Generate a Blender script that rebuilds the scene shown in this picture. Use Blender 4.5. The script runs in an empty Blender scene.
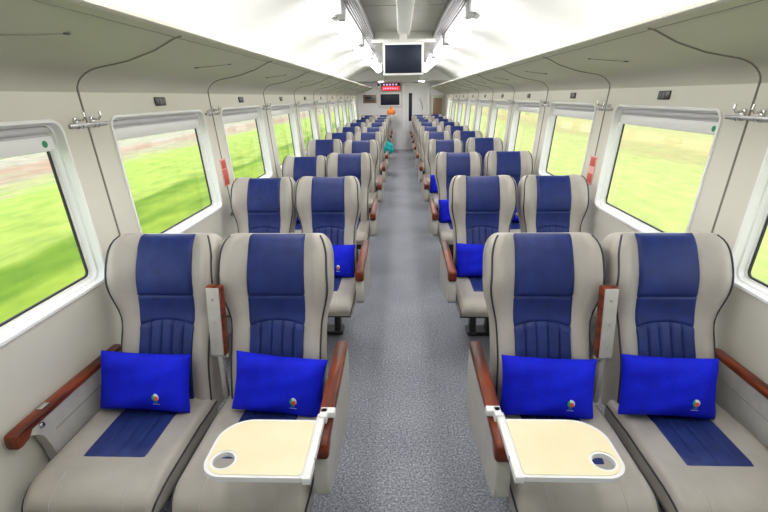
import bpy, bmesh, math, random
from math import sin, cos, pi, sqrt, exp, radians as R
from mathutils import Vector, Matrix
random.seed(7)
S = bpy.context.scene
COL = S.collection
PITCH = 1.509          # seat row pitch
BAY = 1.4424            # window bay pitch
ROW0 = 1.40            # y of the front row's seat origins
WX = 1.45              # side wall planes
LEAN = math.atan(.0822)    # the window walls lean out a little towards the top
def wx(z): return 1.378 + .0822 * max(0, z - .885)
YB, YE = -2.2, 16.0    # rear and end wall

# ------------------------------------------------------------------ materials
def mat(name, col, rough=.5, metal=0, emit=None, estr=0, spec=None):
    m = bpy.data.materials.new(name); m.use_nodes = True
    b = m.node_tree.nodes['Principled BSDF']
    b.inputs['Base Color'].default_value = (*col, 1)
    b.inputs['Roughness'].default_value = rough
    b.inputs['Metallic'].default_value = metal
    if spec is not None: b.inputs['Specular IOR Level'].default_value = spec
    if emit:
        b.inputs['Emission Color'].default_value = (*emit, 1)
        b.inputs['Emission Strength'].default_value = estr
    return m
def nodes(m):
    return m.node_tree.nodes, m.node_tree.links, m.node_tree.nodes['Principled BSDF']
def noisy(m, c1, c2, scale, bump=0, stretch=(1, 1, 1), detail=3, lo=.35, hi=.65, bscale=None):
    n, l, b = nodes(m)
    tc = n.new('ShaderNodeTexCoord'); mp = n.new('ShaderNodeMapping'); mp.inputs['Scale'].default_value = stretch
    l.new(tc.outputs['Object'], mp.inputs['Vector'])
    nz = n.new('ShaderNodeTexNoise'); nz.inputs['Scale'].default_value = scale; nz.inputs['Detail'].default_value = detail
    l.new(mp.outputs[0], nz.inputs['Vector'])
    rp = n.new('ShaderNodeValToRGB')
    rp.color_ramp.elements[0].position = lo; rp.color_ramp.elements[1].position = hi
    rp.color_ramp.elements[0].color = (*c1, 1); rp.color_ramp.elements[1].color = (*c2, 1)
    l.new(nz.outputs['Fac'], rp.inputs['Fac']); l.new(rp.outputs['Color'], b.inputs['Base Color'])
    if bump:
        nb = nz
        if bscale:
            nb = n.new('ShaderNodeTexNoise'); nb.inputs['Scale'].default_value = bscale; l.new(tc.outputs['Object'], nb.inputs['Vector'])
        bp = n.new('ShaderNodeBump'); bp.inputs['Strength'].default_value = bump; bp.inputs['Distance'].default_value = .004
        l.new(nb.outputs['Fac'], bp.inputs['Height']); l.new(bp.outputs['Normal'], b.inputs['Normal'])
    return m
M = {}
M['leather'] = noisy(mat('grey_leather', (.4, .37, .33), .42), (.375, .346, .302), (.42, .389, .342), 9, .15, bscale=220)
M['blue'] = noisy(mat('blue_leather', (.02, .035, .2), .42, spec=.28), (.012, .023, .120), (.018, .034, .168), 14, .12, bscale=260)
M['piping'] = mat('dark_piping', (.03, .03, .045), .5)
M['shell'] = noisy(mat('seat_plastic', (.4, .39, .36), .45), (.42, .405, .375), (.47, .455, .42), 20)
M['wood'] = noisy(mat('red_wood', (.2, .03, .01), .33, spec=.3), (.045, .009, .004), (.27, .052, .018), 26, .0, (1, .18, 1), 6, .3, .7)
M['pillow'] = noisy(mat('royal_blue_cloth', (.003, .008, .6), .75, spec=.2), (.003, .008, .50), (.006, .016, .74), 7, .3, bscale=90)
M['white'] = mat('white_plastic', (.8, .8, .8), .35)
M['cream'] = noisy(mat('cream_laminate', (.8, .66, .38), .4), (.80, .70, .46), (.84, .75, .52), 6)
M['chrome'] = mat('chrome', (.7, .7, .7), .2, 1)
M['steel'] = mat('satin_rail', (.42, .41, .43), .35, .8)
M['darksteel'] = mat('dark_steel', (.06, .06, .065), .45, .5)
M['black'] = mat('black_plastic', (.012, .012, .014), .3)
M['screen'] = mat('dark_screen', (.012, .016, .035), .4, spec=.25)
M['gasket'] = mat('black_rubber', (.02, .02, .02), .6)
M['wall'] = noisy(mat('wall_panel', (.66, .63, .55), .42), (.62, .60, .515), (.66, .64, .56), 1.2)
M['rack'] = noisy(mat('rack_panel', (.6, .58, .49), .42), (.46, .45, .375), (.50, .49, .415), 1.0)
M['winframe'] = mat('window_moulding', (.84, .84, .83), .35)
M['ceil'] = mat('white_ceiling', (.74, .74, .73), .5)
M['holder'] = mat('grey_lamp_holder', (.42, .42, .43), .4)
M['ceilgrey'] = noisy(mat('grey_ceiling', (.5, .5, .47), .5), (.5, .495, .46), (.55, .545, .51), 2)
M['seam'] = mat('seam_rubber', (.24, .23, .19), .6)
M['blind'] = mat('blind_cloth', (.52, .51, .53), .7)
M['green'] = mat('green_sticker', (.0, .30, .13), .4)
M['red'] = mat('red_sign', (.55, .09, .06), .4)
M['redpale'] = mat('pale_red_print', (.75, .38, .33), .5)
M['plate_mark'] = mat('pale_print', (.16, .16, .15), .5)
M['brown'] = mat('brown_plaque', (.22, .14, .09), .4)
M['teal'] = noisy(mat('teal_cloth', (.0, .4, .42), .8), (.0, .33, .36), (.01, .5, .5), 30)
M['orange'] = noisy(mat('orange_cloth', (.8, .2, .03), .8), (.75, .17, .03), (.9, .3, .08), 30)
M['tube'] = mat('lamp_tube', (.9, .9, .9), .4, emit=(1, .985, .96), estr=9)
M['down'] = mat('downlight_lens', (.9, .9, .9), .4, emit=(1, .97, .92), estr=320)
M['ledred'] = mat('led_red', (.3, .01, .01), .4, emit=(1, .03, .04), estr=.8)
M['ledpink'] = mat('led_pink', (.4, .2, .3), .4, emit=(.75, .45, .75), estr=.7)
M['door'] = mat('door_panel', (.76, .76, .79), .4)
M['logo_green'] = mat('logo_green', (.02, .35, .15), .6)
M['logo_white'] = mat('logo_white', (.7, .75, .85), .6)
M['logo_red'] = mat('logo_red', (.75, .09, .04), .6)
M['logo_teal'] = mat('logo_teal', (.03, .2, .4), .6)
def carpet():
    m = mat('speckled_floor', (.2, .2, .22), .55, spec=.35); n, l, b = nodes(m)
    tc = n.new('ShaderNodeTexCoord')
    a = n.new('ShaderNodeTexNoise'); a.inputs['Scale'].default_value = 95; a.inputs['Detail'].default_value = 4; a.inputs['Roughness'].default_value = .8
    c = n.new('ShaderNodeTexNoise'); c.inputs['Scale'].default_value = 2.2; c.inputs['Detail'].default_value = 4
    for x in (a, c): l.new(tc.outputs['Object'], x.inputs['Vector'])
    r = n.new('ShaderNodeValToRGB'); e = r.color_ramp.elements
    e[0].position = .36; e[1].position = .66; e[0].color = (.10, .104, .13, 1); e[1].color = (.56, .575, .65, 1)
    k = e.new(.5); k.color = (.25, .258, .305, 1)
    l.new(a.outputs['Fac'], r.inputs['Fac'])
    q = n.new('ShaderNodeValToRGB'); q.color_ramp.elements[0].position = .35; q.color_ramp.elements[1].position = .65
    q.color_ramp.elements[0].color = (.82, .82, .84, 1); q.color_ramp.elements[1].color = (1, 1, 1, 1)
    l.new(c.outputs['Fac'], q.inputs['Fac'])
    mx = n.new('ShaderNodeMix'); mx.data_type = 'RGBA'; mx.blend_type = 'MULTIPLY'; mx.inputs['Factor'].default_value = 1
    l.new(r.outputs['Color'], mx.inputs[6]); l.new(q.outputs['Color'], mx.inputs[7]); l.new(mx.outputs[2], b.inputs['Base Color'])
    return m
M['floor'] = carpet()
def glass():
    m = bpy.data.materials.new('window_glass'); m.use_nodes = True
    n, l = m.node_tree.nodes, m.node_tree.links; n.clear()
    o = n.new('ShaderNodeOutputMaterial'); t = n.new('ShaderNodeBsdfTransparent'); g = n.new('ShaderNodeBsdfGlossy'); x = n.new('ShaderNodeMixShader')
    t.inputs['Color'].default_value = (.96, .98, .97, 1); g.inputs['Roughness'].default_value = .02
    lw = n.new('ShaderNodeLayerWeight'); lw.inputs['Blend'].default_value = .5
    pw = n.new('ShaderNodeMath'); pw.operation = 'POWER'; pw.inputs[1].default_value = 5; l.new(lw.outputs['Facing'], pw.inputs[0])
    f = n.new('ShaderNodeMath'); f.operation = 'MULTIPLY_ADD'; f.inputs[1].default_value = .25; f.inputs[2].default_value = .015; l.new(pw.outputs[0], f.inputs[0])
    l.new(f.outputs[0], x.inputs[0]); l.new(t.outputs[0], x.inputs[1]); l.new(g.outputs[0], x.inputs[2]); l.new(x.outputs[0], o.inputs['Surface'])
    return m
M['glass'] = glass()
def field(name, stops, streak):
    """crop bands by distance from the track, with long streaky variation along it"""
    m = mat(name, (.3, .5, .05), .9, spec=.05); n, l, b = nodes(m)
    tc = n.new('ShaderNodeTexCoord'); sp = n.new('ShaderNodeSeparateXYZ'); l.new(tc.outputs['Object'], sp.inputs[0])
    mp = n.new('ShaderNodeMapping'); mp.inputs['Scale'].default_value = (.55, .10, 1); l.new(tc.outputs['Object'], mp.inputs['Vector'])
    nz = n.new('ShaderNodeTexNoise'); nz.inputs['Scale'].default_value = 1; nz.inputs['Detail'].default_value = 4; l.new(mp.outputs[0], nz.inputs['Vector'])
    ab = n.new('ShaderNodeMath'); ab.operation = 'ABSOLUTE'; l.new(sp.outputs['X'], ab.inputs[0])
    wob = n.new('ShaderNodeMath'); wob.operation = 'MULTIPLY_ADD'; wob.inputs[1].default_value = 7; l.new(nz.outputs['Fac'], wob.inputs[0]); l.new(ab.outputs[0], wob.inputs[2])
    dv = n.new('ShaderNodeMath'); dv.operation = 'MULTIPLY_ADD'; dv.inputs[1].default_value = 1 / 60; dv.inputs[2].default_value = -3.5 / 60
    l.new(wob.outputs[0], dv.inputs[0])
    r = n.new('ShaderNodeValToRGB'); e = r.color_ramp.elements
    e[0].position = stops[0][0] / 60; e[0].color = (*stops[0][1], 1); e[1].position = stops[-1][0] / 60; e[1].color = (*stops[-1][1], 1)
    for d, c in stops[1:-1]:
        k = e.new(d / 60); k.color = (*c, 1)
    l.new(dv.outputs[0], r.inputs['Fac'])
    m2 = n.new('ShaderNodeMapping'); m2.inputs['Scale'].default_value = (2.4, .9, 1); l.new(tc.outputs['Object'], m2.inputs['Vector'])
    n2 = n.new('ShaderNodeTexNoise'); n2.inputs['Scale'].default_value = 1; n2.inputs['Detail'].default_value = 5; l.new(m2.outputs[0], n2.inputs['Vector'])
    q = n.new('ShaderNodeValToRGB'); q.color_ramp.elements[0].position = .3; q.color_ramp.elements[1].position = .7
    q.color_ramp.elements[0].color = (*streak, 1); q.color_ramp.elements[1].color = (1.12, 1.08, 1.0, 1)
    l.new(n2.outputs['Fac'], q.inputs['Fac'])
    mx = n.new('ShaderNodeMix'); mx.data_type = 'RGBA'; mx.blend_type = 'MULTIPLY'; mx.inputs['Factor'].default_value = 1
    l.new(r.outputs['Color'], mx.inputs[6]); l.new(q.outputs['Color'], mx.inputs[7]); l.new(mx.outputs[2], b.inputs['Base Color'])
    return m
G1 = (.27, .36, .055); G2 = (.34, .415, .10)
M['field_l'] = field('rice_field_west', [(2, G1), (6.0, G1), (7.0, (.15, .25, .03)), (7.5, (.15, .25, .03)), (8.3, G2), (13, (.36, .48, .11)), (14, (.40, .38, .22)), (15.5, (.38, .34, .26)), (17, (.42, .26, .21)), (19, (.42, .38, .33)), (24, (.40, .44, .30)), (40, (.40, .45, .36))], (.74, .82, .7))
M['field_r'] = field('rice_field_east', [(2, (.40, .44, .15)), (9, (.43, .46, .18)), (11.5, (.40, .43, .17)), (13.5, (.37, .34, .16)), (17.5, (.46, .40, .19)), (24, (.38, .40, .20)), (34, (.38, .38, .22)), (46, (.42, .42, .34))], (.84, .9, .8))

# ------------------------------------------------------------------ mesh helpers
def link(name, me, m, parent=None, ang=40):
    for x in (m if isinstance(m, (list, tuple)) else [m]): me.materials.append(x)
    for p in me.polygons: p.use_smooth = True
    try: me.set_sharp_from_angle(angle=R(ang))
    except Exception: pass
    o = bpy.data.objects.new(name, me); COL.objects.link(o)
    if parent: o.parent = parent
    return o
class MB:
    def __init__(s): s.b = bmesh.new()
    def box(s, x0, x1, y0, y1, z0, z1, bev=0, mi=0, mtx=None, seg=2):
        g = bmesh.ops.create_cube(s.b, size=1)['verts']
        for v in g:
            v.co = Vector(((x0 + x1) / 2 + v.co.x * (x1 - x0), (y0 + y1) / 2 + v.co.y * (y1 - y0), (z0 + z1) / 2 + v.co.z * (z1 - z0)))
        fs = set(f for v in g for f in v.link_faces)
        if bev:
            r = bmesh.ops.bevel(s.b, geom=list(set(e for v in g for e in v.link_edges)), offset=bev, segments=seg, affect='EDGES', profile=.5)
            fs = set(r['faces']) | {f for f in fs if f.is_valid}
            fs |= {f for v in r['verts'] for f in v.link_faces}
        vs = set(v for f in fs for v in f.verts)
        for f in fs: f.material_index = mi
        if mtx:
            for v in vs: v.co = mtx @ v.co
        return s
    def loft(s, rings, cap=True, closed=True, mi=0, loop=False):
        V = [[s.b.verts.new(p) for p in r] for r in rings]
        n = len(V[0]); pairs = list(zip(V[:-1], V[1:])) + ([(V[-1], V[0])] if loop else [])
        for a, c in pairs:
            for i in range(n if closed else n - 1):
                j = (i + 1) % n
                f = s.b.faces.new((a[i], a[j], c[j], c[i])); f.material_index = mi
        if cap and closed and not loop:
            s.b.faces.new(V[0][::-1]).material_index = mi; s.b.faces.new(V[-1]).material_index = mi
        return s
    def tube(s, pts, r, n=8, cap=True, mi=0):
        pts = [Vector(p) for p in pts]; rings = []; up = None
        for i, p in enumerate(pts):
            d = (pts[min(i + 1, len(pts) - 1)] - pts[max(i - 1, 0)]).normalized()
            if up is None:
                up = Vector((0, 0, 1)) if abs(d.z) < .9 else Vector((0, 1, 0))
            a = d.cross(up).normalized(); up = a.cross(d).normalized()
            rr = r[i] if isinstance(r, (list, tuple)) else r
            rings.append([p + (a * cos(2 * pi * k / n) + up * sin(2 * pi * k / n)) * rr for k in range(n)])
        return s.loft(rings, cap, mi=mi)
    def poly(s, pts, h, mi=0):
        """horizontal outline extruded down by h (list of (x, y, z))"""
        return s.loft([[Vector(p) - Vector((0, 0, h)) for p in pts], [Vector(p) for p in pts]], mi=mi)
    def done(s, name, m, parent=None, ang=40):
        bmesh.ops.recalc_face_normals(s.b, faces=s.b.faces)
        me = bpy.data.meshes.new(name); s.b.to_mesh(me); s.b.free()
        return link(name, me, m, parent, ang)
def rrect(cx, cy, w, h, r, n=6):
    """counter-clockwise rounded rectangle in 2-D"""
    out = []
    for sx, sy, a0 in ((1, 1, 0), (-1, 1, 90), (-1, -1, 180), (1, -1, 270)):
        for k in range(n + 1):
            a = R(a0 + 90 * k / n)
            out.append((cx + sx * (w / 2 - r) + r * cos(a), cy + sy * (h / 2 - r) + r * sin(a)))
    return out
def empty(name, loc=(0, 0, 0), label=None, cat=None, group=None, rz=0):
    o = bpy.data.objects.new(name, None); COL.objects.link(o); o.location = loc; o.rotation_euler.z = rz; o.empty_display_size = .1
    tag(o, label, cat, group); return o
def tag(o, label=None, cat=None, group=None, kind=None):
    if label: o['label'] = label
    if cat: o['category'] = cat
    if group: o['group'] = group
    if kind: o['kind'] = kind
    return o
KIDS = {}
def copy_tree(o, parent=None, skip=()):
    c = o.copy(); COL.objects.link(c)
    if parent: c.parent = parent
    for ch in list(o.children):
        if ch.name.split('.')[0] in skip: continue
        copy_tree(ch, c, skip)
    return c
def sm(a, b, x):
    t = max(0, min(1, (x - a) / (b - a))); return t * t * (3 - 2 * t)
def gs(x, c, w): return exp(-((x - c) / w) ** 2)

# ------------------------------------------------------------------ the seat
HT = .775
def bw(h):       # half width of the backrest
    w = .205 - .004 * gs(h, .25, .12) + .037 * sm(.37, .56, h)
    if h > .66: w -= .060 * (1 - sqrt(max(0, 1 - ((h - .66) / (HT - .66)) ** 2)))
    return w
def bb(h):       # centre-line front surface (smaller = towards the sitter)
    d = -.022 * gs(h, .20, .14) - .030 * gs(h, .60, .12) + .008 * gs(h, .42, .07)
    return d
def bth(h): return .158 - .03 * sm(.3, .75, h)
def dome(h): return 1 - sqrt(max(0, 1 - (max(0, h - .705) / (HT - .705)) ** 2))
def bf(x, h):    # front surface of the whole backrest
    w = bw(h); u = abs(x) / w
    bol = (.022 + .030 * sm(.35, .6, h)) * sm(.50, .80, u)
    d = bb(h) - bol
    if u > .80: d += .030 * (1 - sqrt(max(0, 1 - ((u - .80) / .20) ** 2)))
    return d + bth(h) * .5 * dome(h)
def back_rings():
    hs = [0, .02, .06, .12, .18, .24, .30, .35, .40, .44, .48, .52, .56, .60, .64, .68, .705, .725, .74, .752, .762, .769, .773, .775]
    out = []
    for h in hs:
        w, t = bw(h), bth(h); ring = []
        us = [-1 + 2 * k / 36 for k in range(37)]
        for u in us: ring.append((u * w, bf(u * w, h), h))
        bk = bb(h) * .4 + t - t * .5 * dome(h); f = bf(w, h)
        if bk < f + .004: bk = f + .004
        for k in range(1, 6): ring.append((w * (1 - .03 * (k / 5) ** 2), f + (bk - f) * (k / 6), h))
        for k in range(9): ring.append((w * .93 * (1 - 2 * k / 8), bk + .0 * k, h))
        for k in range(5, 0, -1): ring.append((-w * (1 - .03 * (k / 5) ** 2), f + (bk - f) * (k / 6), h))
        out.append(ring)
    return out
def patch(xb, h0f, h1, nu, nv, off, groove=None, rise=.007, em=.08):
    """upholstered panel laid on the backrest front; h0f/h1 give the lower/upper edge as a function of x"""
    rings = []
    for j in range(nv + 1):
        v = j / nv; row = []
        for i in range(nu + 1):
            u = i / nu; uu = 2 * u - 1
            ha, hb = h0f(uu), h1(uu); h = ha + (hb - ha) * v
            x = uu * xb(h)
            e = min(1, (1 - abs(uu)) / em); ev = min(1, min(v, 1 - v) / em)
            o = off + rise * sqrt(max(0, e)) * sqrt(max(0, ev))
            if e == 0: o = -.004
            elif ev == 0: o = .0012
            if groove: o -= groove(uu) * ev
            row.append((x, bf(x, h) - o, h))
        rings.append(row)
    return rings
def rib(uu):
    n = 5; t = (uu + 1) / 2 * n; f = t - math.floor(t); d = min(f, 1 - f)
    if t < .5 or t > n - .5: return 0
    return .009 * max(0, 1 - d / .16)
XB = lambda h: .118 + .009 * sm(.33, .42, h) - .003 * sm(.52, .74, h)
arc = lambda u: .398 - .026 * u * u
CZ = .475
def cw(y): return .238
def cs(x, y):    # cushion top surface height
    z = CZ + .006 * sm(.10, .21, abs(x)) - .012 * sm(.10, .25, y)
    f = -.275
    if y < f + .11: z -= .068 * (1 - sqrt(max(0, 1 - ((f + .11 - y) / .11) ** 2)))
    e = abs(x) - .200
    if e > 0: z -= .028 * (1 - sqrt(max(0, 1 - (e / .033) ** 2)))
    return z
def cushion(parent):
    b = MB(); rings = []
    ys = [-.275, -.2745, -.272, -.267, -.258, -.245, -.225, -.20, -.18, -.165, -.12, -.06, 0, .06, .12, .18, .24, .275, .285]
    for y in ys:
        ring = []
        for k in range(33):
            x = -.233 + .466 * k / 32
            # plan corners of the front lip are rounded
            xx = x * (1 - .06 * max(0, (-.19 - y) / .085) ** 2)
            ring.append((xx, y, cs(x, y)))
        s = 1 - .06 * max(0, (-.19 - y) / .085) ** 2
        yl = max(y, -.255 + .0)
        for zz in (.425, .405, .39): ring.append((.233 * s, y, min(zz, cs(.233, y) - .002)))
        for xk in (.225, .1, 0, -.1, -.225): ring.append((xk * s, max(y, -.262), .375))
        for zz in (.39, .405, .425): ring.append((-.233 * s, y, min(zz, cs(.233, y) - .002)))
        rings.append(ring)
    b.loft(rings); c = b.done('cushion', M['leather'], parent, 50)
    rr = []
    for j in range(13):
        v = j / 12; y = -.105 + .375 * v; row = []
        for i in range(41):
            uu = i / 20 - 1; x = uu * .118
            e = min(1, (1 - abs(uu)) / .08); ev = min(1, min(v, 1 - v) / .05)
            o = .002 + .004 * sqrt(e * ev) if e and ev else -.004
            t = (uu + 1) / 2 * 4; f = t - math.floor(t); d = min(f, 1 - f)
            if .5 < t < 3.5: o -= .005 * max(0, 1 - d / .14) * max(0, min(1, (v - .08) / .06, (1 - v) / .05))
            row.append((x, y, cs(x, y) + o))
        rr.append(row)
    MB().loft(rr, closed=False).done('seat_panel', M['blue'], c, 50)
    for s in (-1, 1):
        p = MB()
        pts = []
        for y in [.28, .2, .1, 0, -.1, -.165, -.2, -.225, -.245, -.258, -.267, -.272, -.2745]:
            k = 1 - .06 * max(0, (-.19 - y) / .085) ** 2
            pts.append((s * .2325 * k, y - .001, cs(.233, y) + .001))
        pts.append((s * .2325 * .94, -.277, .395))
        p.tube(pts, .0038, 6)
        p.done('piping', M['piping'], c)
    for s in (-1, 1):
        t = MB()
        pts = [(s * .125, y, cs(.125, y) + .0005) for y in [-.165, -.2, -.225, -.245, -.258, -.267, -.272, -.2745]] + [(s * .125, -.2755, .40)]
        t.tube(pts, .0018, 5)
        t.done('stitching', M['shell'], c)
    return c
TILT = -17.2
def backrest(parent):
    b = MB().loft(back_rings()).done('backrest', M['leather'], parent, 60)
    b.location = (0, .265, .410); b.rotation_euler.x = R(TILT)
    MB().loft(patch(XB, lambda u: .503, lambda u: .772, 24, 30, .003, None, .008, .045), closed=False).done('headrest_panel', M['blue'], b, 60)
    MB().loft(patch(XB, lambda u: arc(u) - .003, lambda u: .5065, 24, 14, .003, None, .005, .07), closed=False).done('back_panel', M['blue'], b, 60)
    MB().loft(patch(XB, lambda u: .03, lambda u: arc(u) + .001, 60, 24, .003, rib, .007, .04), closed=False).done('ribbed_panel', M['blue'], b, 60)
    for s in (-1, 1):
        p = MB()
        pts = []
        for k in range(40):
            h = .03 + (.762 - .03) * k / 39; w = bw(h) * (.955 - .03 * sm(.45, .75, h))
            pts.append((s * w, bf(w, h) - .0012, h))
        p.tube(pts, .0042, 6)
        p.done('piping', M['piping'], b)
    return b
def armrest_aisle(parent, ad):
    a = MB(); cx = ad * .276
    rings = []
    for y, w, zt, zb in [(-.228, .020, .655, .605), (-.223, .026, .662, .600), (-.208, .028, .664, .599), (-.182, .028, .665, .605), (-.165, .028, .665, .632), (0, .027, .668, .638), (.2, .027, .674, .644), (.38, .026, .682, .652), (.40, .022, .680, .655)]:
        rings.append([(cx + px, y, pz) for px, pz in rrect(0, (zt + zb) / 2, w * 2, zt - zb, min(.010, (zt - zb) * .4), 3)])
    w = a.loft(rings).done('armrest', M['wood'], parent, 50)
    # leather-clad side panel below
    b = MB()
    out = [(-.165, .635), (-.20, .60), (-.23, .55), (-.238, .50), (-.235, .47), (-.22, .45), (-.19, .437), (.0, .40), (.30, .33), (.40, .34), (.42, .45), (.40, .645), (.1, .64)]
    b.loft([[(cx - .024, y * .98, z) for y, z in out], [(cx - .018, y, z) for y, z in out], [(cx + .018, y, z) for y, z in out], [(cx + .025, y * .98, z) for y, z in out]])
    b.done('side_panel', M['shell'], parent, 30)
    return w
def armrest_wall(parent, ad):
    cx = -ad * (.285 if ad > 0 else .272)
    rings = []
    for y, w, zt, zb in [(-.195, .018, .640, .595), (-.19, .022, .645, .59), (-.175, .024, .646, .588), (-.145, .024, .647, .595), (-.125, .024, .647, .617), (.1, .023, .645, .617), (.30, .022, .642, .614), (.42, .021, .640, .614), (.43, .018, .638, .616)]:
        rings.append([(cx + px, y, pz) for px, pz in rrect(0, (zt + zb) / 2, w * 2, zt - zb, .009, 3)])
    w = MB().loft(rings).done('armrest', M['wood'], parent, 50)
    MB().box(cx - .010, cx + .010, -.055, -.015, .6475, .650, .001).done('catch', M['chrome'], w)
    out = [(-.125, .62), (-.135, .60), (-.11, .585), (-.085, .56), (-.065, .50), (-.055, .44), (-.04, .36), (.42, .36), (.42, .63)]
    p = MB().loft([[(cx - .02, y, z) for y, z in out], [(cx + .018, y, z) for y, z in out]]).done('side_panel', M['shell'], parent, 30)
    k = MB(); xk = cx + ad * .018
    k.tube([(xk, -.085, .606), (xk + ad * .006, -.085, .606)], .011, 14); k.tube([(xk + ad * .006, -.085, .606), (xk + ad * .012, -.085, .606)], .007, 12)
    k.done('recline_button', M['chrome'], p)
    MB().tube([(cx + ad * .0185, y, .545 + .0 * y) for y in (-.03, .1, .25, .40)], .0022, 5).done('groove', M['seam'], p)
    return w
def armrest_middle(parent, ad):
    # folded up between the two seats; the object's origin is its hinge
    cx = -ad * .228; mt = Matrix.Identity(4)
    w = MB().box(-.033, .033, -.012, .030, .0, .305, .009, mtx=mt, seg=3).done('middle_armrest', M['wood'], parent, 50)
    w.location = (cx, .272, .68); w.rotation_euler = (R(-6), 0, R(ad * -4))
    MB().box(-.027, .027, -.019, -.010, .006, .299, .004).done('underside_panel', M['shell'], w)
    for z in (.05, .15, .25): MB().tube([(0, -.0185, z), (0, -.0205, z)], .006, 10).done('screw', M['steel'], w)
    b = MB(); b.box(cx - .010, cx + .010, .272, .302, .46, .70, .004)
    b.tube([(cx - .03, .287, .675), (cx + .03, .287, .675)], .014, 10)
    b.done('hinge_bracket', M['shell'], parent)
def base(parent):
    b = MB(); b.box(-.20, .20, -.02, .27, .29, .36, .01)
    o = b.done('base', M['darksteel'], parent)
    MB().box(-.10, .10, .17, .29, .0, .03, .006).done('floor_plate', M['darksteel'], o)
    for s in (-1, 1):
        MB().loft([[(s * .06 + px, .23 + py, z) for px, py in rrect(0, 0, w, d, .01, 3)] for z, w, d in ((.02, .05, .10), (.15, .045, .07), (.30, .05, .08))]).done('leg', M['darksteel'], o)
    MB().box(-.19, .19, -.035, -.02, .25, .35, .005).done('front_panel', M['black'], o)
def tray(parent, ad):
    # local frame of the seat, x measured outward from the aisle armrest
    X = lambda a: ad * (.262 - a)
    Z = .684; y0, y1 = -.386, -.138; TW = .310
    def outline(i):
        raw = []
        for cx_, cy_, r, a0, a1 in ((.012, y0 + .012, .012, 180, 270), (TW - .065, y0 + .065, .065, 270, 360), (TW - .10, y1 - .10, .10, 0, 90), (.012, y1 - .012, .012, 90, 180)):
            for k in range(13):
                a = R(a0 + (a1 - a0) * k / 12); rr = r if r > .02 else r
                raw.append((cx_ + rr * cos(a), cy_ + rr * sin(a)))
        out = []
        n = 96; per = [0]; q = raw + [raw[0]]
        for p_, q_ in zip(q[:-1], q[1:]): per.append(per[-1] + math.dist(p_, q_))
        for k in range(n):
            d = per[-1] * k / n; j = max(t for t in range(len(raw)) if per[t] <= d + 1e-9)
            t = (d - per[j]) / max(1e-9, per[j + 1] - per[j]); x_ = q[j][0] + (q[j + 1][0] - q[j][0]) * t; y_ = q[j][1] + (q[j + 1][1] - q[j][1]) * t
            cx_, cy_ = TW / 2, (y0 + y1) / 2
            out.append((cx_ + (x_ - cx_) * (1 - 2 * i / TW), cy_ + (y_ - cy_) * (1 - 2 * i / (y1 - y0))))
        return out
    hc = (TW - .056, y0 + .064); hr = .032
    def ring_with_hole(b, outer, z, mi, hrad, flip):
        n = len(outer)
        inner = []
        for p in outer:
            a = math.atan2(p[1] - hc[1], p[0] - hc[0]); inner.append((hc[0] + hrad * cos(a), hc[1] + hrad * sin(a)))
        vo = [b.verts.new((X(p[0]), p[1], z)) for p in outer]; vi = [b.verts.new((X(p[0]), p[1], z)) for p in inner]
        for i in range(n):
            j = (i + 1) % n; b.faces.new((vo[i], vo[j], vi[j], vi[i])).material_index = mi
        return vo, vi
    def board(i, z0, z1, hrad, name, m, par):
        b = bmesh.new(); o = outline(i)
        to, ti = ring_with_hole(b, o, z1, 0, hrad, 0); bo, bi = ring_with_hole(b, o, z0, 0, hrad, 1); n = len(o)
        for k in range(n):
            j = (k + 1) % n
            b.faces.new((to[k], to[j], bo[j], bo[k])); b.faces.new((ti[k], ti[j], bi[j], bi[k]))
        bmesh.ops.recalc_face_normals(b, faces=b.faces); me = bpy.data.meshes.new(name); b.to_mesh(me); b.free()
        return link(name, me, m, par, 30)
    t = board(0, Z - .016, Z, hr, 'tray', M['white'], parent)
    board(.009, Z, Z + .0018, hr + .008, 'tray_top', M['cream'], t)
    h = MB()
    h.box(min(X(-.018), X(.008)), max(X(-.018), X(.008)), y0 - .005, y1 + .03, Z - .02, Z + .004, .003)
    h.box(min(X(-.026), X(.0)), max(X(-.026), X(.0)), y1 + .005, y1 + .05, Z - .02, Z + .012, .004)
    h.done('hinge_arm', M['white'], t)
    c = MB(); c.box(min(X(-.05), X(.0)), max(X(-.05), X(.0)), y1 + .025, y1 + .055, Z - .012, Z + .012, .004)
    c.done('clamp', M['white'], t)
    if ad < 0: t.location.y = .018
    MB().box(min(X(-.0188), X(-.0175)), max(X(-.0188), X(-.0175)), y0 + .07, y0 + .075, Z - .02, Z + .006).done('joint_line', M['darksteel'], t)
def make_seat(kind, side, name):
    ad = -side
    r = empty(name)
    cushion(r); backrest(r); base(r)
    if kind == 'aisle': armrest_aisle(r, ad); armrest_middle(r, ad)
    else: armrest_wall(r, ad)
    return r
ORD = ['front', 'second', 'third', 'fourth', 'fifth', 'sixth', 'seventh', 'eighth', 'ninth', 'tenth']
AX = .575
SEATX = {('L', 'a'): -.575, ('R', 'a'): .562, ('L', 'w'): -1.060, ('R', 'w'): 1.073}
recl = {('L', 'w', 1): -19, ('L', 'w', 2): -25, ('L', 'w', 3): -11, ('L', 'w', 4): -17, ('R', 'w', 1): -17, ('R', 'w', 2): -14, ('R', 'w', 3): -9, ('R', 'w', 4): -15, ('L', 'a', 5): -19, ('R', 'a', 5): -18.5}
protos = {}
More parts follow.
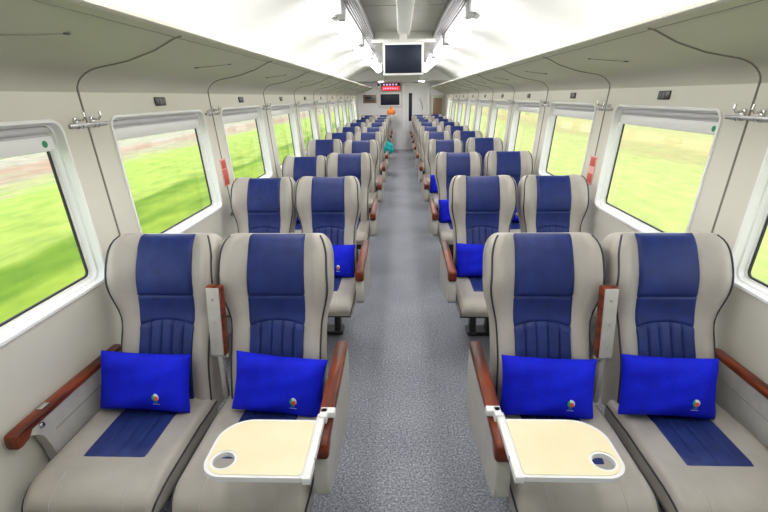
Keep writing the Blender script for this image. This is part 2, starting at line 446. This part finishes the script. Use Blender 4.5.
for side, sn, word in ((-1, 'L', 'left'), (1, 'R', 'right')):
    for kind in 'aw':
        proto = make_seat('aisle' if kind == 'a' else 'window', side, 'train_seat')
        for k in range(10):
            if k == 0: o = proto
            else: o = copy_tree(proto)
            o.location = (SEATX[(sn, kind)], ROW0 + k * PITCH, 0)
            if (sn, kind) == ('L', 'w'):
                for ch in o.children:
                    if ch.name.startswith(('cushion', 'base')): ch.location.x = -.022
            if (sn, kind, k) in recl:
                for ch in o.children:
                    if ch.name.startswith('backrest'): ch.rotation_euler.x = R(recl[(sn, kind, k)])
            if k:
                for ch in o.children:
                    if ch.name.startswith('middle_armrest'): ch.rotation_euler = (R(88), 0, 0); ch.location.z = .60
            pos = 'aisle seat' if kind == 'a' else 'window seat'
            if k == 0:
                lab = f'grey and blue leather {pos} in the front row, left of the aisle' if side < 0 else f'grey and blue leather {pos} in the front row, right of the aisle'
                if kind == 'a': lab = lab.replace(' leather', '').replace('front row', 'front row with open tray')
            elif k == 9: lab = f'grey and blue leather {pos} in the last row, {word} of the aisle'
            else: lab = f'grey and blue leather {pos} in the {ORD[k]} row, {word} of the aisle'
            tag(o, lab, 'seat', f'train seats along the {word} side of the aisle')
            protos[(sn, kind, k)] = o
for sn, side in (('L', -1), ('R', 1)): tray(protos[(sn, 'a', 0)], -side)

# ------------------------------------------------------------------ pillows
PW, PH, PT = .38, .245, .058
def psurf(u, v, sgn):
    x = PW / 2 * u * (1 - .055 * (1 - v * v) * abs(u)); z = PH / 2 * v * (1 - .07 * (1 - u * u) * abs(v))
    t = PT * max(0, (1 - u ** 4)) ** .5 * max(0, (1 - v ** 4)) ** .5
    t *= 1 + .05 * sin(5 * u + 3 * v) + .05 * sin(9 * v - 4 * u)
    return Vector((x, sgn * t, z))
def make_pillow():
    b = bmesh.new(); n, m = 26, 18; g = {}
    for s in (-1, 1):
        for i in range(n + 1):
            for j in range(m + 1):
                u, v = 2 * i / n - 1, 2 * j / m - 1
                u, v = sin(u * pi / 2), sin(v * pi / 2)
                edge = i in (0, n) or j in (0, m)
                if edge and s == 1: g[(s, i, j)] = g[(-1, i, j)]
                else: g[(s, i, j)] = b.verts.new(psurf(u, v, s))
        for i in range(n):
            for j in range(m):
                q = [g[(s, i, j)], g[(s, i + 1, j)], g[(s, i + 1, j + 1)], g[(s, i, j + 1)]]
                b.faces.new(q if s < 0 else q[::-1])
    bmesh.ops.recalc_face_normals(b, faces=b.faces)
    me = bpy.data.meshes.new('pillow'); b.to_mesh(me); b.free()
    o = link('pillow', me, M['pillow'], None, 70)
    # round printed emblem: green crescent, white upper part, red centre, teal underline
    l = bmesh.new(); cu, cv, ru = .40, -.36, .078; rv = ru * PW / PH * 1.12
    def P(a, b_): return l.verts.new(psurf(cu + a * ru, cv + b_ * rv, -1) - Vector((0, .0014, 0)))
    NS, NR = 32, 8
    G = [[P(k / NR * cos(2 * pi * i / NS), k / NR * sin(2 * pi * i / NS)) for k in range(1, NR + 1)] for i in range(NS)]
    c0 = P(0, 0)
    def col(a, b_):
        if (a - .22) ** 2 + (b_ + .20) ** 2 < .34: return 2
        if a + .35 * b_ < -.12: return 0
        return 1 if b_ > -.55 else 2
    for i in range(NS):
        j = (i + 1) % NS; am = 2 * pi * (i + .5) / NS
        l.faces.new((c0, G[i][0], G[j][0])).material_index = col(.06 * cos(am), .06 * sin(am))
        for k in range(NR - 1):
            rr = (k + 1.5) / NR
            l.faces.new((G[i][k], G[i][k + 1], G[j][k + 1], G[j][k])).material_index = col(rr * cos(am), rr * sin(am))
    for (a0, a1, b0, b1, mi) in ((-.62, .5, -1.52, -1.12, 3), (-.95, .95, -1.95, -1.80, 1)):
        pts = [[P(a0 + (a1 - a0) * i / 6, bb_) for i in range(7)] for bb_ in (b0, b1)]
        for i in range(6): l.faces.new((pts[0][i], pts[0][i + 1], pts[1][i + 1], pts[1][i])).material_index = mi
    me = bpy.data.meshes.new('logo'); l.to_mesh(me); l.free()
    link('logo', me, [M['logo_green'], M['logo_white'], M['logo_red'], M['logo_teal']], o)
    return o
pp = make_pillow(); first = True
pspec = [('L', 'w', 0, -.036, 2), ('L', 'a', 0, .038, 5.5), ('R', 'a', 0, -.012, 2.5), ('R', 'w', 0, -.049, 2.5)]
pspec += [('L', 'a', 1, .02, 2), ('R', 'a', 1, -.02, 1), ('R', 'a', 2, -.02, -2), ('R', 'a', 3, -.015, 2), ('L', 'w', 2, .01, 2), ('R', 'w', 2, -.02, -2)]
for sn, kind, k, dx, roll in pspec:
    o = pp if first else copy_tree(pp); first = False
    seat = protos[(sn, kind, k)]
    o.location = (seat.location.x + dx, ROW0 + k * PITCH + .196, .59 if k else (.598 if kind == 'w' else .590))
    o.rotation_mode = 'YXZ'
    o.rotation_euler = (R(-17), R(roll), 0)
    w = 'left' if sn == 'L' else 'right'; kk = 'aisle' if kind == 'a' else 'window'
    tag(o, f'royal blue pillow with round emblem on the {ORD[k] if k < 9 else "last"} row {kk} seat, {w} of the aisle', 'pillow', 'blue pillows on the seats')

# ------------------------------------------------------------------ room shell
def struct(o): o['kind'] = 'structure'; return o
fl = MB().box(-1.6, 1.6, YB - .1, YE + .1, -.06, 0).done('floor', M['floor']); struct(fl)
OY, OW, OZ0, OZ1, OR_ = 1.3645, 1.095, .935, 1.622, .05       # window opening: centre of bay 0, width, bottom, top, corner
def ys_bay(k): return OY + k * BAY
BAYS = range(-2, 10)
def side_wall(side, name):
    b = MB(); bm = b.b; x = side * WX
    zt = 1.735
    edges = [ys_bay(k) - BAY / 2 for k in BAYS] + [ys_bay(9) + BAY / 2]
    for k in BAYS:
        cy = ys_bay(k); cz = (OZ0 + OZ1) / 2; y0, y1 = cy - BAY / 2, cy + BAY / 2
        inner = rrect(cy, cz, OW, OZ1 - OZ0, OR_, 7); outer = []
        for (py, pz) in inner:
            dy, dz = py - cy, pz - cz
            t = min((BAY / 2) / abs(dy) if abs(dy) > 1e-6 else 1e9, ((zt - cz) if dz > 0 else (cz - 0)) / abs(dz) if abs(dz) > 1e-6 else 1e9)
            outer.append([cy + dy * t, cz + dz * t])
        for (qy, qz) in ((y0, 0), (y1, 0), (y0, zt), (y1, zt)):
            i = min(range(len(outer)), key=lambda q: (outer[q][0] - qy) ** 2 + (outer[q][1] - qz) ** 2); outer[i] = [qy, qz]
        vi = [bm.verts.new((x, p[0], p[1])) for p in inner]; vo = [bm.verts.new((x, p[0], p[1])) for p in outer]
        vr = [bm.verts.new((x + side * .03, p[0], p[1])) for p in inner]
        n = len(vi)
        for i in range(n):
            j = (i + 1) % n
            bm.faces.new((vi[i], vi[j], vo[j], vo[i])); bm.faces.new((vi[i], vi[j], vr[j], vr[i]))
    for a, c in ((YB - .05, edges[0]), (edges[-1], YE + .05)):
        bm.faces.new([bm.verts.new(p) for p in ((x, a, 0), (x, c, 0), (x, c, zt), (x, a, zt))])
    # outer skin closes the body between the windows and above the rack
    bmesh.ops.remove_doubles(bm, verts=bm.verts, dist=.0005)
    for v in bm.verts: v.co.x += side * (wx(v.co.z) - WX)
    o = b.done(name, M['wall'], None, 30); struct(o)
    # body shell above the rack, down to the cove
    return o
side_wall(-1, 'wall_left'); side_wall(1, 'wall_right')
struct(MB().box(-1.6, 1.6, YB - .1, YB, 0, 2.6).done('wall_rear', M['wall']))
struct(MB().box(-1.6, 1.6, YE, YE + .1, 0, 2.6).done('wall_end', M['door']))
# skirting heater duct
for side, nm in ((-1, 'baseboard_left'), (1, 'baseboard_right')):
    b = MB(); xs = [side * 1.38, side * 1.345]
    b.loft([[(xs[0], y, .0), (xs[1], y, 0), (xs[1], y, .13), (xs[0], y, .17)] for y in (YB, YE)]); struct(b.done(nm, M['ceilgrey'], None, 30))
# windows ---------------------------------------------------------------
wn = 0
def make_window(side, cy):
    global wn; wn += 1
    root = empty(f'window_{wn}', (side * (1.378 - .885 * .0822), cy, .004)); struct(root); root.rotation_euler.y = side * LEAN
    cz = (OZ0 + OZ1) / 2; H = OZ1 - OZ0
    spec = [(-.001, .013, OR_ + .013), (-.006, .010, OR_ + .010), (-.007, .004, OR_ + .004), (-.006, -.002, OR_ - .002), (.026, -.004, OR_ - .004), (.029, -.012, OR_ - .010), (.056, -.014, OR_ - .012), (.058, -.022, OR_ - .020), (.068, -.023, OR_ - .021)]
    rings = [[(side * dx, py, pz) for py, pz in rrect(0, cz, OW + 2 * g, H + 2 * g, r, 7)] for dx, g, r in spec]
    MB().loft(rings, cap=False).done('frame', M['winframe'], root, 25)
    gk = [(.062, -.0215, OR_ - .02), (.059, -.024, OR_ - .022), (.059, -.030, OR_ - .028), (.068, -.031, OR_ - .03)]
    MB().loft([[(side * dx, py, pz) for py, pz in rrect(0, cz, OW + 2 * g, H + 2 * g, r, 7)] for dx, g, r in gk], cap=False).done('gasket', M['gasket'], root, 25)
    r0 = rrect(0, cz, OW - .056, H - .056, OR_ - .027, 7)
    MB().loft([[(side * x, py, pz) for py, pz in r0] for x in (.064, .068)]).done('glass', M['glass'], root, 25)
    # pulled-up roller blind with its pull bar
    bl = MB(); a, c = side * .040, side * .044
    bl.box(min(a, c), max(a, c), -OW / 2 + .03, OW / 2 - .03, 1.568, OZ1 - .008)
    bl = bl.done('blind', M['blind'], root)
    b = MB().box(min(side * .030, side * .046), max(side * .030, side * .046), -OW / 2 + .022, OW / 2 - .022, 1.512, 1.570, .006)
    b = b.done('pull_bar', M['winframe'], bl)
    s = side; yy = (OW / 2 - .075) * -side
    if (side, round((cy - OY) / BAY)) in ((-1, 0), (1, 1)): MB().tube([(s * .0305, yy, 1.541), (s * .0285, yy, 1.541)], .014, 16).done('sticker', M['green'], bl)
    rl = MB(); rl.tube([(s * .044, -OW / 2 + .03, OZ1 - .028), (s * .044, OW / 2 - .03, OZ1 - .028)], .016, 10); rl.done('roller', M['blind'], bl)
    return root
WINS = {}
for side in (-1, 1):
    for k in BAYS: WINS[(side, k)] = make_window(side, ys_bay(k))
# luggage racks ----------------------------------------------------------
def rack_profile(side):
    # from the wall, through a soft cove, out to the lip and back over the top
    pts = []
    for k in range(7):                                  # fillet wall -> underside
        a = R(72 * k / 6); pts.append((WX - .16 * (1 - cos(a)), 1.735 + .105 * sin(a)))
    pts += [(1.28, 1.845), (1.20, 1.860), (1.08, 1.898), (.985, 1.944), (.955, 1.952)]
    pts2 = [(.945, 1.955), (.935, 1.959), (.929, 1.966), (.929, 1.975), (.936, 1.981), (.948, 1.982), (.960, 1.979)]
    pts3 = [(.99, 1.970), (1.20, 1.92), (1.44, 1.90)]
    return [[(side * x, z) for x, z in p] for p in (pts, pts2, pts3)]
def under(ax):     # height of the rack underside at |x|
    P = rack_profile(1)[0][6:] + rack_profile(1)[1][:2]
    for (x0, z0), (x1, z1) in zip(P[:-1], P[1:]):
        if x1 <= ax <= x0: return z0 + (z1 - z0) * (x0 - ax) / (x0 - x1)
    return P[-1][1]
for side, w in ((-1, 'left'), (1, 'right')):
    a, c, d = rack_profile(side)
    r = empty('luggage_rack', (side * WX, YB, 1.735), f'long cream overhead luggage rack running above the {w} windows', 'luggage rack', 'overhead luggage racks')
    off = Vector((side * WX, YB, 1.735))
    def ext(prof, nm, m, y0=YB, y1=YE):
        return MB().loft([[Vector((x, y, z)) - off for x, z in prof] for y in (y0, y1)], closed=False).done(nm, m, r, 35)
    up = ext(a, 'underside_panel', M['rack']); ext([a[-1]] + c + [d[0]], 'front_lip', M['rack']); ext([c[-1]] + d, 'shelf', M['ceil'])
    MB().tube([(side * .978 - off.x, y - off.y, 1.9465 - off.z) for y in (YB, YE)], .003, 6).done('lip_joint', M['seam'], r)
    # dark panel joints run up the pillar and out along the underside
    for k in BAYS:
        ys = ys_bay(k) + BAY / 2
        if ys > YE - .1: continue
        pts = [(side * (wx(z) - .001), ys, z) for z in (.89, 1.3, 1.72)] + [(x, ys, z) for x, z in a[1:7]] + [(x, ys, z - .0005) for x, z in a[7:]]
        MB().tube([Vector(p) - off for p in pts], .0052, 6).done('panel_joint', M['seam'], r)
# ceiling ----------------------------------------------------------------
YC = 14.0
def cove(side):
    P = [(1.47, 1.88), (1.47, 2.06), (1.45, 2.12)]
    for k in range(1, 9):
        t = k / 8; P.append((1.45 - .77 * t, 2.12 + .325 * (1 - (1 - t) ** 2)))
    return [(side * x, z) for x, z in P]
c = MB()
for side in (-1, 1):
    P = cove(side) + [(side * .50, 2.445)]
    c.loft([[(x, y, z) for x, z in P] for y in (YB, YC)], closed=False)
    c.loft([[(x, y, z) for x, z in cove(side)[:3]] for y in (YC, YE)], closed=False)
    # end cap of the cove
    c.b.faces.new([c.b.verts.new((x, YC, z)) for x, z in cove(side)[2:] + [(side * .50, 2.445), (side * .50, 2.135), (side * 1.45, 2.118)]])
c.box(-.52, .52, YB, YC, 2.50, 2.54)
c.box(-1.47, 1.47, YC - .01, YE, 2.135, 2.16)
o = c.done('ceiling', [M['ceil']], None, 30); struct(o)
b = MB(); b.box(-.37, .37, YB, YC, 2.47, 2.4999); b.box(-.37, .37, 6.35, 6.5, 2.35, 2.47); b.box(-.37, .37, 6.5, YC, 2.36, 2.40)
for y in (-.5, 1.2, 2.9, 4.6): b.box(-.36, .36, y, y + .03, 2.462, 2.472)
struct(b.done('trim_1', M['ceilgrey']))
struct(MB().box(-.50, .50, YC - .03, YC, 2.13, 2.54).done('trim_3', M['ceilgrey']))
t = MB().box(-.072, .072, YB, 6.35, 2.385, 2.47, .012).done('trim_2', M['ceil']); struct(t)
def tagged(o, *a): tag(o, *a); return o
for side, w in ((-1, 'left'), (1, 'right')):
    r = empty('air_grille', (side * .43, 4.7, 2.40), f'long slatted metal air grille beside the {w} row of lamps', 'air vent', 'ceiling air grilles')
    sx = lambda q: q - .43
    def bar(x0, x1, z0, z1, nm, m):
        xa, xb = side * (x0 - .43), side * (x1 - .43)
        MB().box(min(xa, xb), max(xa, xb), YB - 4.7, YC - .05 - 4.7, z0 - 2.40, z1 - 2.40, .003).done(nm, m, r)
    bar(.365, .380, 2.385, 2.455, 'rail', M['steel']); bar(.482, .50, 2.39, 2.455, 'rail', M['steel'])
    for q in (.398, .418, .438, .460): bar(q, q + .009, 2.40, 2.44, 'slat', M['steel'])
    bar(.38, .482, 2.446, 2.452, 'backing', M['darksteel'])
# lamps -------------------------------------------------------------------
lamp = None
def make_lamp(side):
    r = empty('ceiling_lamp')
    L = 1.74
    MB().tube([(0, -L / 2, 0), (0, -L / 2 + .02, 0), (0, L / 2 - .02, 0), (0, L / 2, 0)], [.058, .072, .072, .058], 20).done('tube', M['tube'], r, 40)
    for s in (-1, 1):
        b = MB(); xa = -side * .03; xb = -side * .10; yc = s * (L / 2 + .05)
        b.box(min(xa, xb), max(xa, xb), yc - .045, yc + .045, -.045, .10, .015)
        b.tube([(0, s * (L / 2 - .01), 0), (0, yc + s * .03, 0)], [.05, .03], 14)
        b.done('holder', M['holder'], r)
    MB().box(-.06, .06, -L / 2, L / 2, .076, .098, .004).done('tray', M['white'], r)
    return r
LN = ['nearest', 'second', 'third', 'fourth', 'fifth', 'farthest']
ends = [2.18, 4.30, 6.42, 8.54, 10.66]
for side, w in ((-1, 'left'), (1, 'right')):
    for i, y in enumerate([.87 + 2.12 * q for q in range(0, 6)]):
        if i == 0: lamp = o = make_lamp(side)
        else: o = copy_tree(lamp)
        o.location = (side * .585, y, 2.335)
        pos = ['just above the front row', 'second from the front', 'third from the front', 'fourth from the front', 'fifth from the front', 'last before the end bulkhead'][i]
        tag(o, f'white tubular ceiling lamp {pos}, in the {w} lamp line', 'lamp', f'tubular lamps in the {w} line')
# ------------------------------------------------------------------ television and end wall
tv = empty('television', (0, 5.82, 2.285), 'dark boxy television hanging from the ceiling above the aisle', 'television')
tv.location.x = -.005
MB().box(-.236, .236, -.02, .16, -.352, .004, .012).done('housing', M['white'], tv)
s = MB().box(-.212, .212, -.024, -.017, -.326, -.022, .002).done('screen', M['screen'], tv)
MB().box(-.045, .045, .03, .12, -.02, .10, .004).done('ceiling_mount', M['ceilgrey'], tv)
MB().box(-.37, .37, .05, .13, .006, .045, .004).done('crossbar', M['ceilgrey'], tv)
led = empty('led_display', (-.36, YE, 1.90), 'small red LED display on the end wall above the wall screen', 'display')
MB().box(-.29, .33, -.09, -.001, -.03, .22, .01).done('housing', M['black'], led)
b = MB(); b.box(-.27, .31, -.094, -.088, -.015, .115, .002); b.done('red_panel', M['ledred'], led)
b = MB()
for i in range(5): b.box(-.24 + .1 * i, -.18 + .1 * i, -.094, -.088,   .14, .195, .002)
b.done('pixel_block', M['ledpink'], led)
b = MB()
for i in range(9): b.box(-.23 + .055 * i, -.20 + .055 * i, -.097, -.093, .02, .075, .002)
b.done('text_segment', M['ledpink'], led)
sp = MB().box(-.82, -.67, YE - .08, YE, 1.92, 2.14, .01).done('speaker_box', M['white']); tag(sp, 'pale speaker box on the end wall beside the LED display', 'speaker')
MB().box(-.78, -.71, YE - .084, YE - .078, 2.03, 2.10, .002).done('grille', M['screen'], sp)
t2 = empty('wall_screen', (-.375, YE, 1.59), 'wide dark wall screen in a white frame below the LED display', 'television')
MB().box(-.38, .38, -.07, -.001, -.21, .245, .02).done('bezel', M['white'], t2); MB().box(-.31, .31, -.074, -.066, -.155, .185, .003).done('screen', M['screen'], t2)
pl = empty('wall_plaque', (-1.04, YE, 1.62), 'small dark brown notice board on the end wall by the last left window', 'sign')
MB().box(-.22, .22, -.025, 0, -.12, .14, .006).done('board', M['brown'], pl); MB().box(-.15, .15, -.028, -.024, -.06, .08, .003).done('notice', M['black'], pl)
MB().box(-.15, .15, -.031, -.027, -.03, -.005, .001).done('lettering', M['plate_mark'], pl)
dr = empty('door_1', (.50, YE, 0)); struct(dr)
MB().box(-.40, .36, -.04, 0, 0, 2.06, .006).done('panel', M['door'], dr)
f = MB(); f.box(-.46, -.40, -.055, 0, 0, 2.11, .004); f.box(.36, .42, -.055, 0, 0, 2.11, .004); f.box(-.40, .36, -.055, 0, 2.06, 2.11, .004); f.done('frame', M['winframe'], dr)
MB().box(-.26, -.15, -.045, -.038, .92, 1.80, .003).done('window_strip', M['screen'], dr)
h = [(.08, -.04, 1.62), (.10, -.08, 1.60), (.16, -.09, 1.48), (.19, -.085, 1.36), (.18, -.04, 1.28)]
MB().tube(h, .013, 8).done('handle', M['steel'], dr)
cb = empty('end_cabinet', (1.16, YE, 0), 'narrow brownish cabinet niche right of the end door', 'cabinet')
MB().box(-.2, .2, -.12, -.002, 0, 1.72, .01).done('body', M['rack'], cb); MB().box(-.13, .17, -.125, -.118, .95, 1.64, .004).done('door', M['brown'], cb)
dl = empty('downlight', (.58, 14.4, 2.135), 'small round downlight in the lowered end ceiling, right one of two', 'lamp')
MB().tube([(0, 0, -.02), (0, 0, 0)], .085, 20).done('ring', M['white'], dl); MB().tube([(0, 0, -.026), (0, 0, -.018)], .062, 20).done('lens', M['down'], dl)

d2 = copy_tree(dl); d2.location.x = -.60; d2['label'] = 'small round downlight in the lowered end ceiling, left one of two'
# ------------------------------------------------------------------ wall fittings
def seat_plate(side, y):
    r = empty('seat_number_plate', (side * wx(1.690), y, 1.690)); r.rotation_euler.y = side * LEAN
    MB().box(min(0, -side * .008), max(0, -side * .008), -.062, .062, -.024, .024, .004).done('plate', M['black'], r)
    x0, x1 = sorted((-side * .0075, -side * .0092))
    for a, c_, d, e in ((-.040, -.028, -.008, .010), (-.008, .008, -.016, .016), (.026, .042, -.009, .008)): MB().box(x0, x1, a, c_, d, e, .0006).done('symbol', M['plate_mark'], r)
    return r
def coat_hooks(side, y):
    r = empty('coat_hook_rail', (side * wx(1.598), y, 1.598)); r.rotation_euler.y = side * LEAN
    MB().box(min(0, -side * .012), max(0, -side * .012), -.135, .125, -.010, .008, .003).done('rail', M['steel'], r)
    for q in (-.085, .025):
        b = MB(); sx = -side
        b.box(min(0, sx * .010), max(0, sx * .010), q - .013, q + .013, -.014, .034, .003)
        b.tube([(sx * .010, q, .025), (sx * .035, q, .020), (sx * .048, q, .034), (sx * .046, q, .052)], .0055, 8)
        b.tube([(sx * .010, q, -.004), (sx * .026, q, -.012), (sx * .032, q, .0)], .0045, 8)
        b.done('hook', M['chrome'], r)
    return r
def reading_lamp(side, y, ax=1.128):
    z0, z1 = under(ax - .10), under(ax + .10); ang = math.atan2(z1 - z0, .2)
    r = empty('rack_light', (side * ax, y, under(ax)))
    sl = (z1 - z0) / .2
    Q = lambda dx, dy, dz=0: (side * dx, dy, sl * dx + dz)
    MB().tube([Q(.048, -.13, -.0005), Q(.02, -.05, -.0015), Q(-.02, .06, -.0015), Q(-.048, .13, -.0005)], .003, 6).done('groove', M['seam'], r)
    for s in (-1, 1): MB().tube([Q(s * -.048, s * .13, -.004), Q(s * -.048, s * .13, .0)], .013, 12).done('spot', M['darksteel'], r)
    return r
NAMES = ['at the front row', 'at the second row', 'at the third row', 'at the fourth row', 'at the fifth row', 'at the sixth row', 'at the seventh row', 'at the eighth row', 'at the ninth row', 'at the last row']
pP = [None]; 
def emit(protof, cache, side, loc_y, label, cat, group):
    key = (protof.__name__, side)
    if key not in cache: o = cache[key] = protof(side, loc_y)
    else:
        o = copy_tree(cache[key]); o.location.y = loc_y
    tag(o, label, cat, group); return o
CA = {}
WORD = {1: 'second', 2: 'third', 3: 'fourth', 4: 'fifth', 5: 'sixth', 6: 'seventh', 7: 'eighth', 8: 'ninth', 9: 'tenth', 0: 'first'}
for side, w in ((-1, 'left'), (1, 'right')):
    for k in range(1, 10):
        emit(seat_plate, CA, side, ys_bay(k) - .02, f'small black seat number plate above the {WORD[k]} window on the {w} wall', 'sign', 'seat number plates over the windows')
    for k in range(0, 9):
        emit(coat_hooks, CA, side, ys_bay(k) + BAY / 2 + .01, f'metal coat hook rail between the {WORD[k]} and {WORD[k+1]} windows on the {w} wall', 'coat hook', 'coat hook rails on the pillars')
    for k in range(0, 10):
        emit(reading_lamp, CA, side, ys_bay(k) + .05, f'pair of small dark spots under the {w} luggage rack over the {WORD[k]} window', 'light', 'spot fittings under the luggage racks')
    r = empty('emergency_sign', (side * wx(1.160), 3.535, 1.160), f'red and white emergency notice on the pillar past the second {w} window', 'sign', 'red emergency notices')
    r.rotation_euler.y = side * LEAN
    MB().box(*sorted((0, -side * .006)), -.055, .055, -.105, .105, .003).done('board', M['redpale'], r)
    MB().box(*sorted((-side * .0055, -side * .0075)), -.045, .045, .03, .095, .001).done('top_block', M['red'], r)
    MB().box(*sorted((-side * .0055, -side * .0075)), -.045, .045, -.095, -.025 if side > 0 else .025, .001).done('lower_block', M['red'], r)
# ------------------------------------------------------------------ coat pegs on the wall beside the seats (chrome)
def side_peg(side, y):
    r = empty('wall_peg', (side * wx(.84), y, .84)); sx = -side
    MB().tube([(0, 0, 0), (sx * .006, 0, 0)], .018, 14).done('rosette', M['steel'], r)
    MB().tube([(sx * .005, 0, 0), (sx * .035, 0, .004), (sx * .05, 0, .02), (sx * .05, 0, .035)], .007, 8).done('peg', M['steel'], r); return r
for side, w in ((-1, 'left'), (1, 'right')):
    for k in range(0, 5):
        emit(side_peg, CA, side, ROW0 + k * PITCH + .60, f'small grey wall peg behind the {NAMES[k][7:]} window seat on the {w} wall', 'peg', 'wall pegs beside the window seats')
# ------------------------------------------------------------------ loose cloths
def bundle(name, rx, ry, rz, m, loc, label, cat, ph):
    b = bmesh.new(); bmesh.ops.create_icosphere(b, subdivisions=4, radius=1)
    for v in b.verts:
        x, y, z = v.co; k = 1 + .07 * sin(6 * x + 2 * z + ph) + .06 * sin(7 * y - 4 * z + 1) + .05 * sin(9 * z + 3 * x + ph)
        v.co = Vector((x * rx * k * (1 - .25 * max(0, z)), y * ry * k, (z if z > -.55 else -.55 + (z + .55) * .2) * rz * k))
    me = bpy.data.meshes.new(name); b.to_mesh(me); b.free()
    o = link(name, me, m, None, 80); o.location = loc; tag(o, label, cat)
    MB().tube([(-.35 * rx, 0, .8 * rz), (-.25 * rx, 0, 1.2 * rz), (0, 0, 1.33 * rz), (.25 * rx, 0, 1.2 * rz), (.35 * rx, 0, .8 * rz)], .008, 8).done('strap', m, o)
    return o
bundle('orange_bag', .135, .10, .13, M['orange'], (-.575 + .25, ROW0 + 9 * PITCH + .265 + .775 * sin(R(17.2)) + .03, .410 + .775 * cos(R(17.2)) + .08), 'rumpled orange bag resting on the headrest of the last left aisle seat', 'bag', 0)
bundle('teal_bag', .10, .09, .15, M['teal'], (-.575 + .285, ROW0 + 6 * PITCH - .345, .645), 'teal bag hung at the front of an aisle armrest far down the left seats', 'bag', 2)

# ------------------------------------------------------------------ outside
def ground(name, x0, x1, m):
    me = bpy.data.meshes.new(name); me.from_pydata([(x0, -40, 0), (x1, -40, 0), (x1, 260, 0), (x0, 260, 0)], [], [(0, 1, 2, 3)])
    o = link(name, me, m); o.location = (0, 0, -1.2); struct(o)
ground('field_left', -200, -1.9, M['field_l']); ground('field_right', 1.9, 200, M['field_r'])
W = bpy.data.worlds.new('overcast_sky'); S.world = W; W.use_nodes = True
bg = W.node_tree.nodes['Background']; bg.inputs[0].default_value = (.94, .97, 1, 1); bg.inputs[1].default_value = 2.0

# ------------------------------------------------------------------ camera
cx, pit, yaw, rol, f, H = -0.0413, 0.3337, 0.0373, 0.0125, 459.88, 1.7016
cam = bpy.data.cameras.new('camera'); co = bpy.data.objects.new('camera', cam); COL.objects.link(co)
cam.sensor_fit = 'HORIZONTAL'; cam.sensor_width = 36; cam.lens = 36 * f / 768; cam.clip_start = .02; cam.clip_end = 600
co.matrix_world = Matrix.Translation((cx, 0, H)) @ Matrix.Rotation(yaw, 4, 'Z') @ Matrix.Rotation(pi / 2 - pit, 4, 'X') @ Matrix.Rotation(-rol, 4, 'Z')
S.camera = co
S.view_settings.view_transform = 'Standard'; S.view_settings.look = 'None'; S.view_settings.exposure = .37; S.view_settings.gamma = 1
try: S.view_settings.use_curve_mapping = False
except Exception: pass
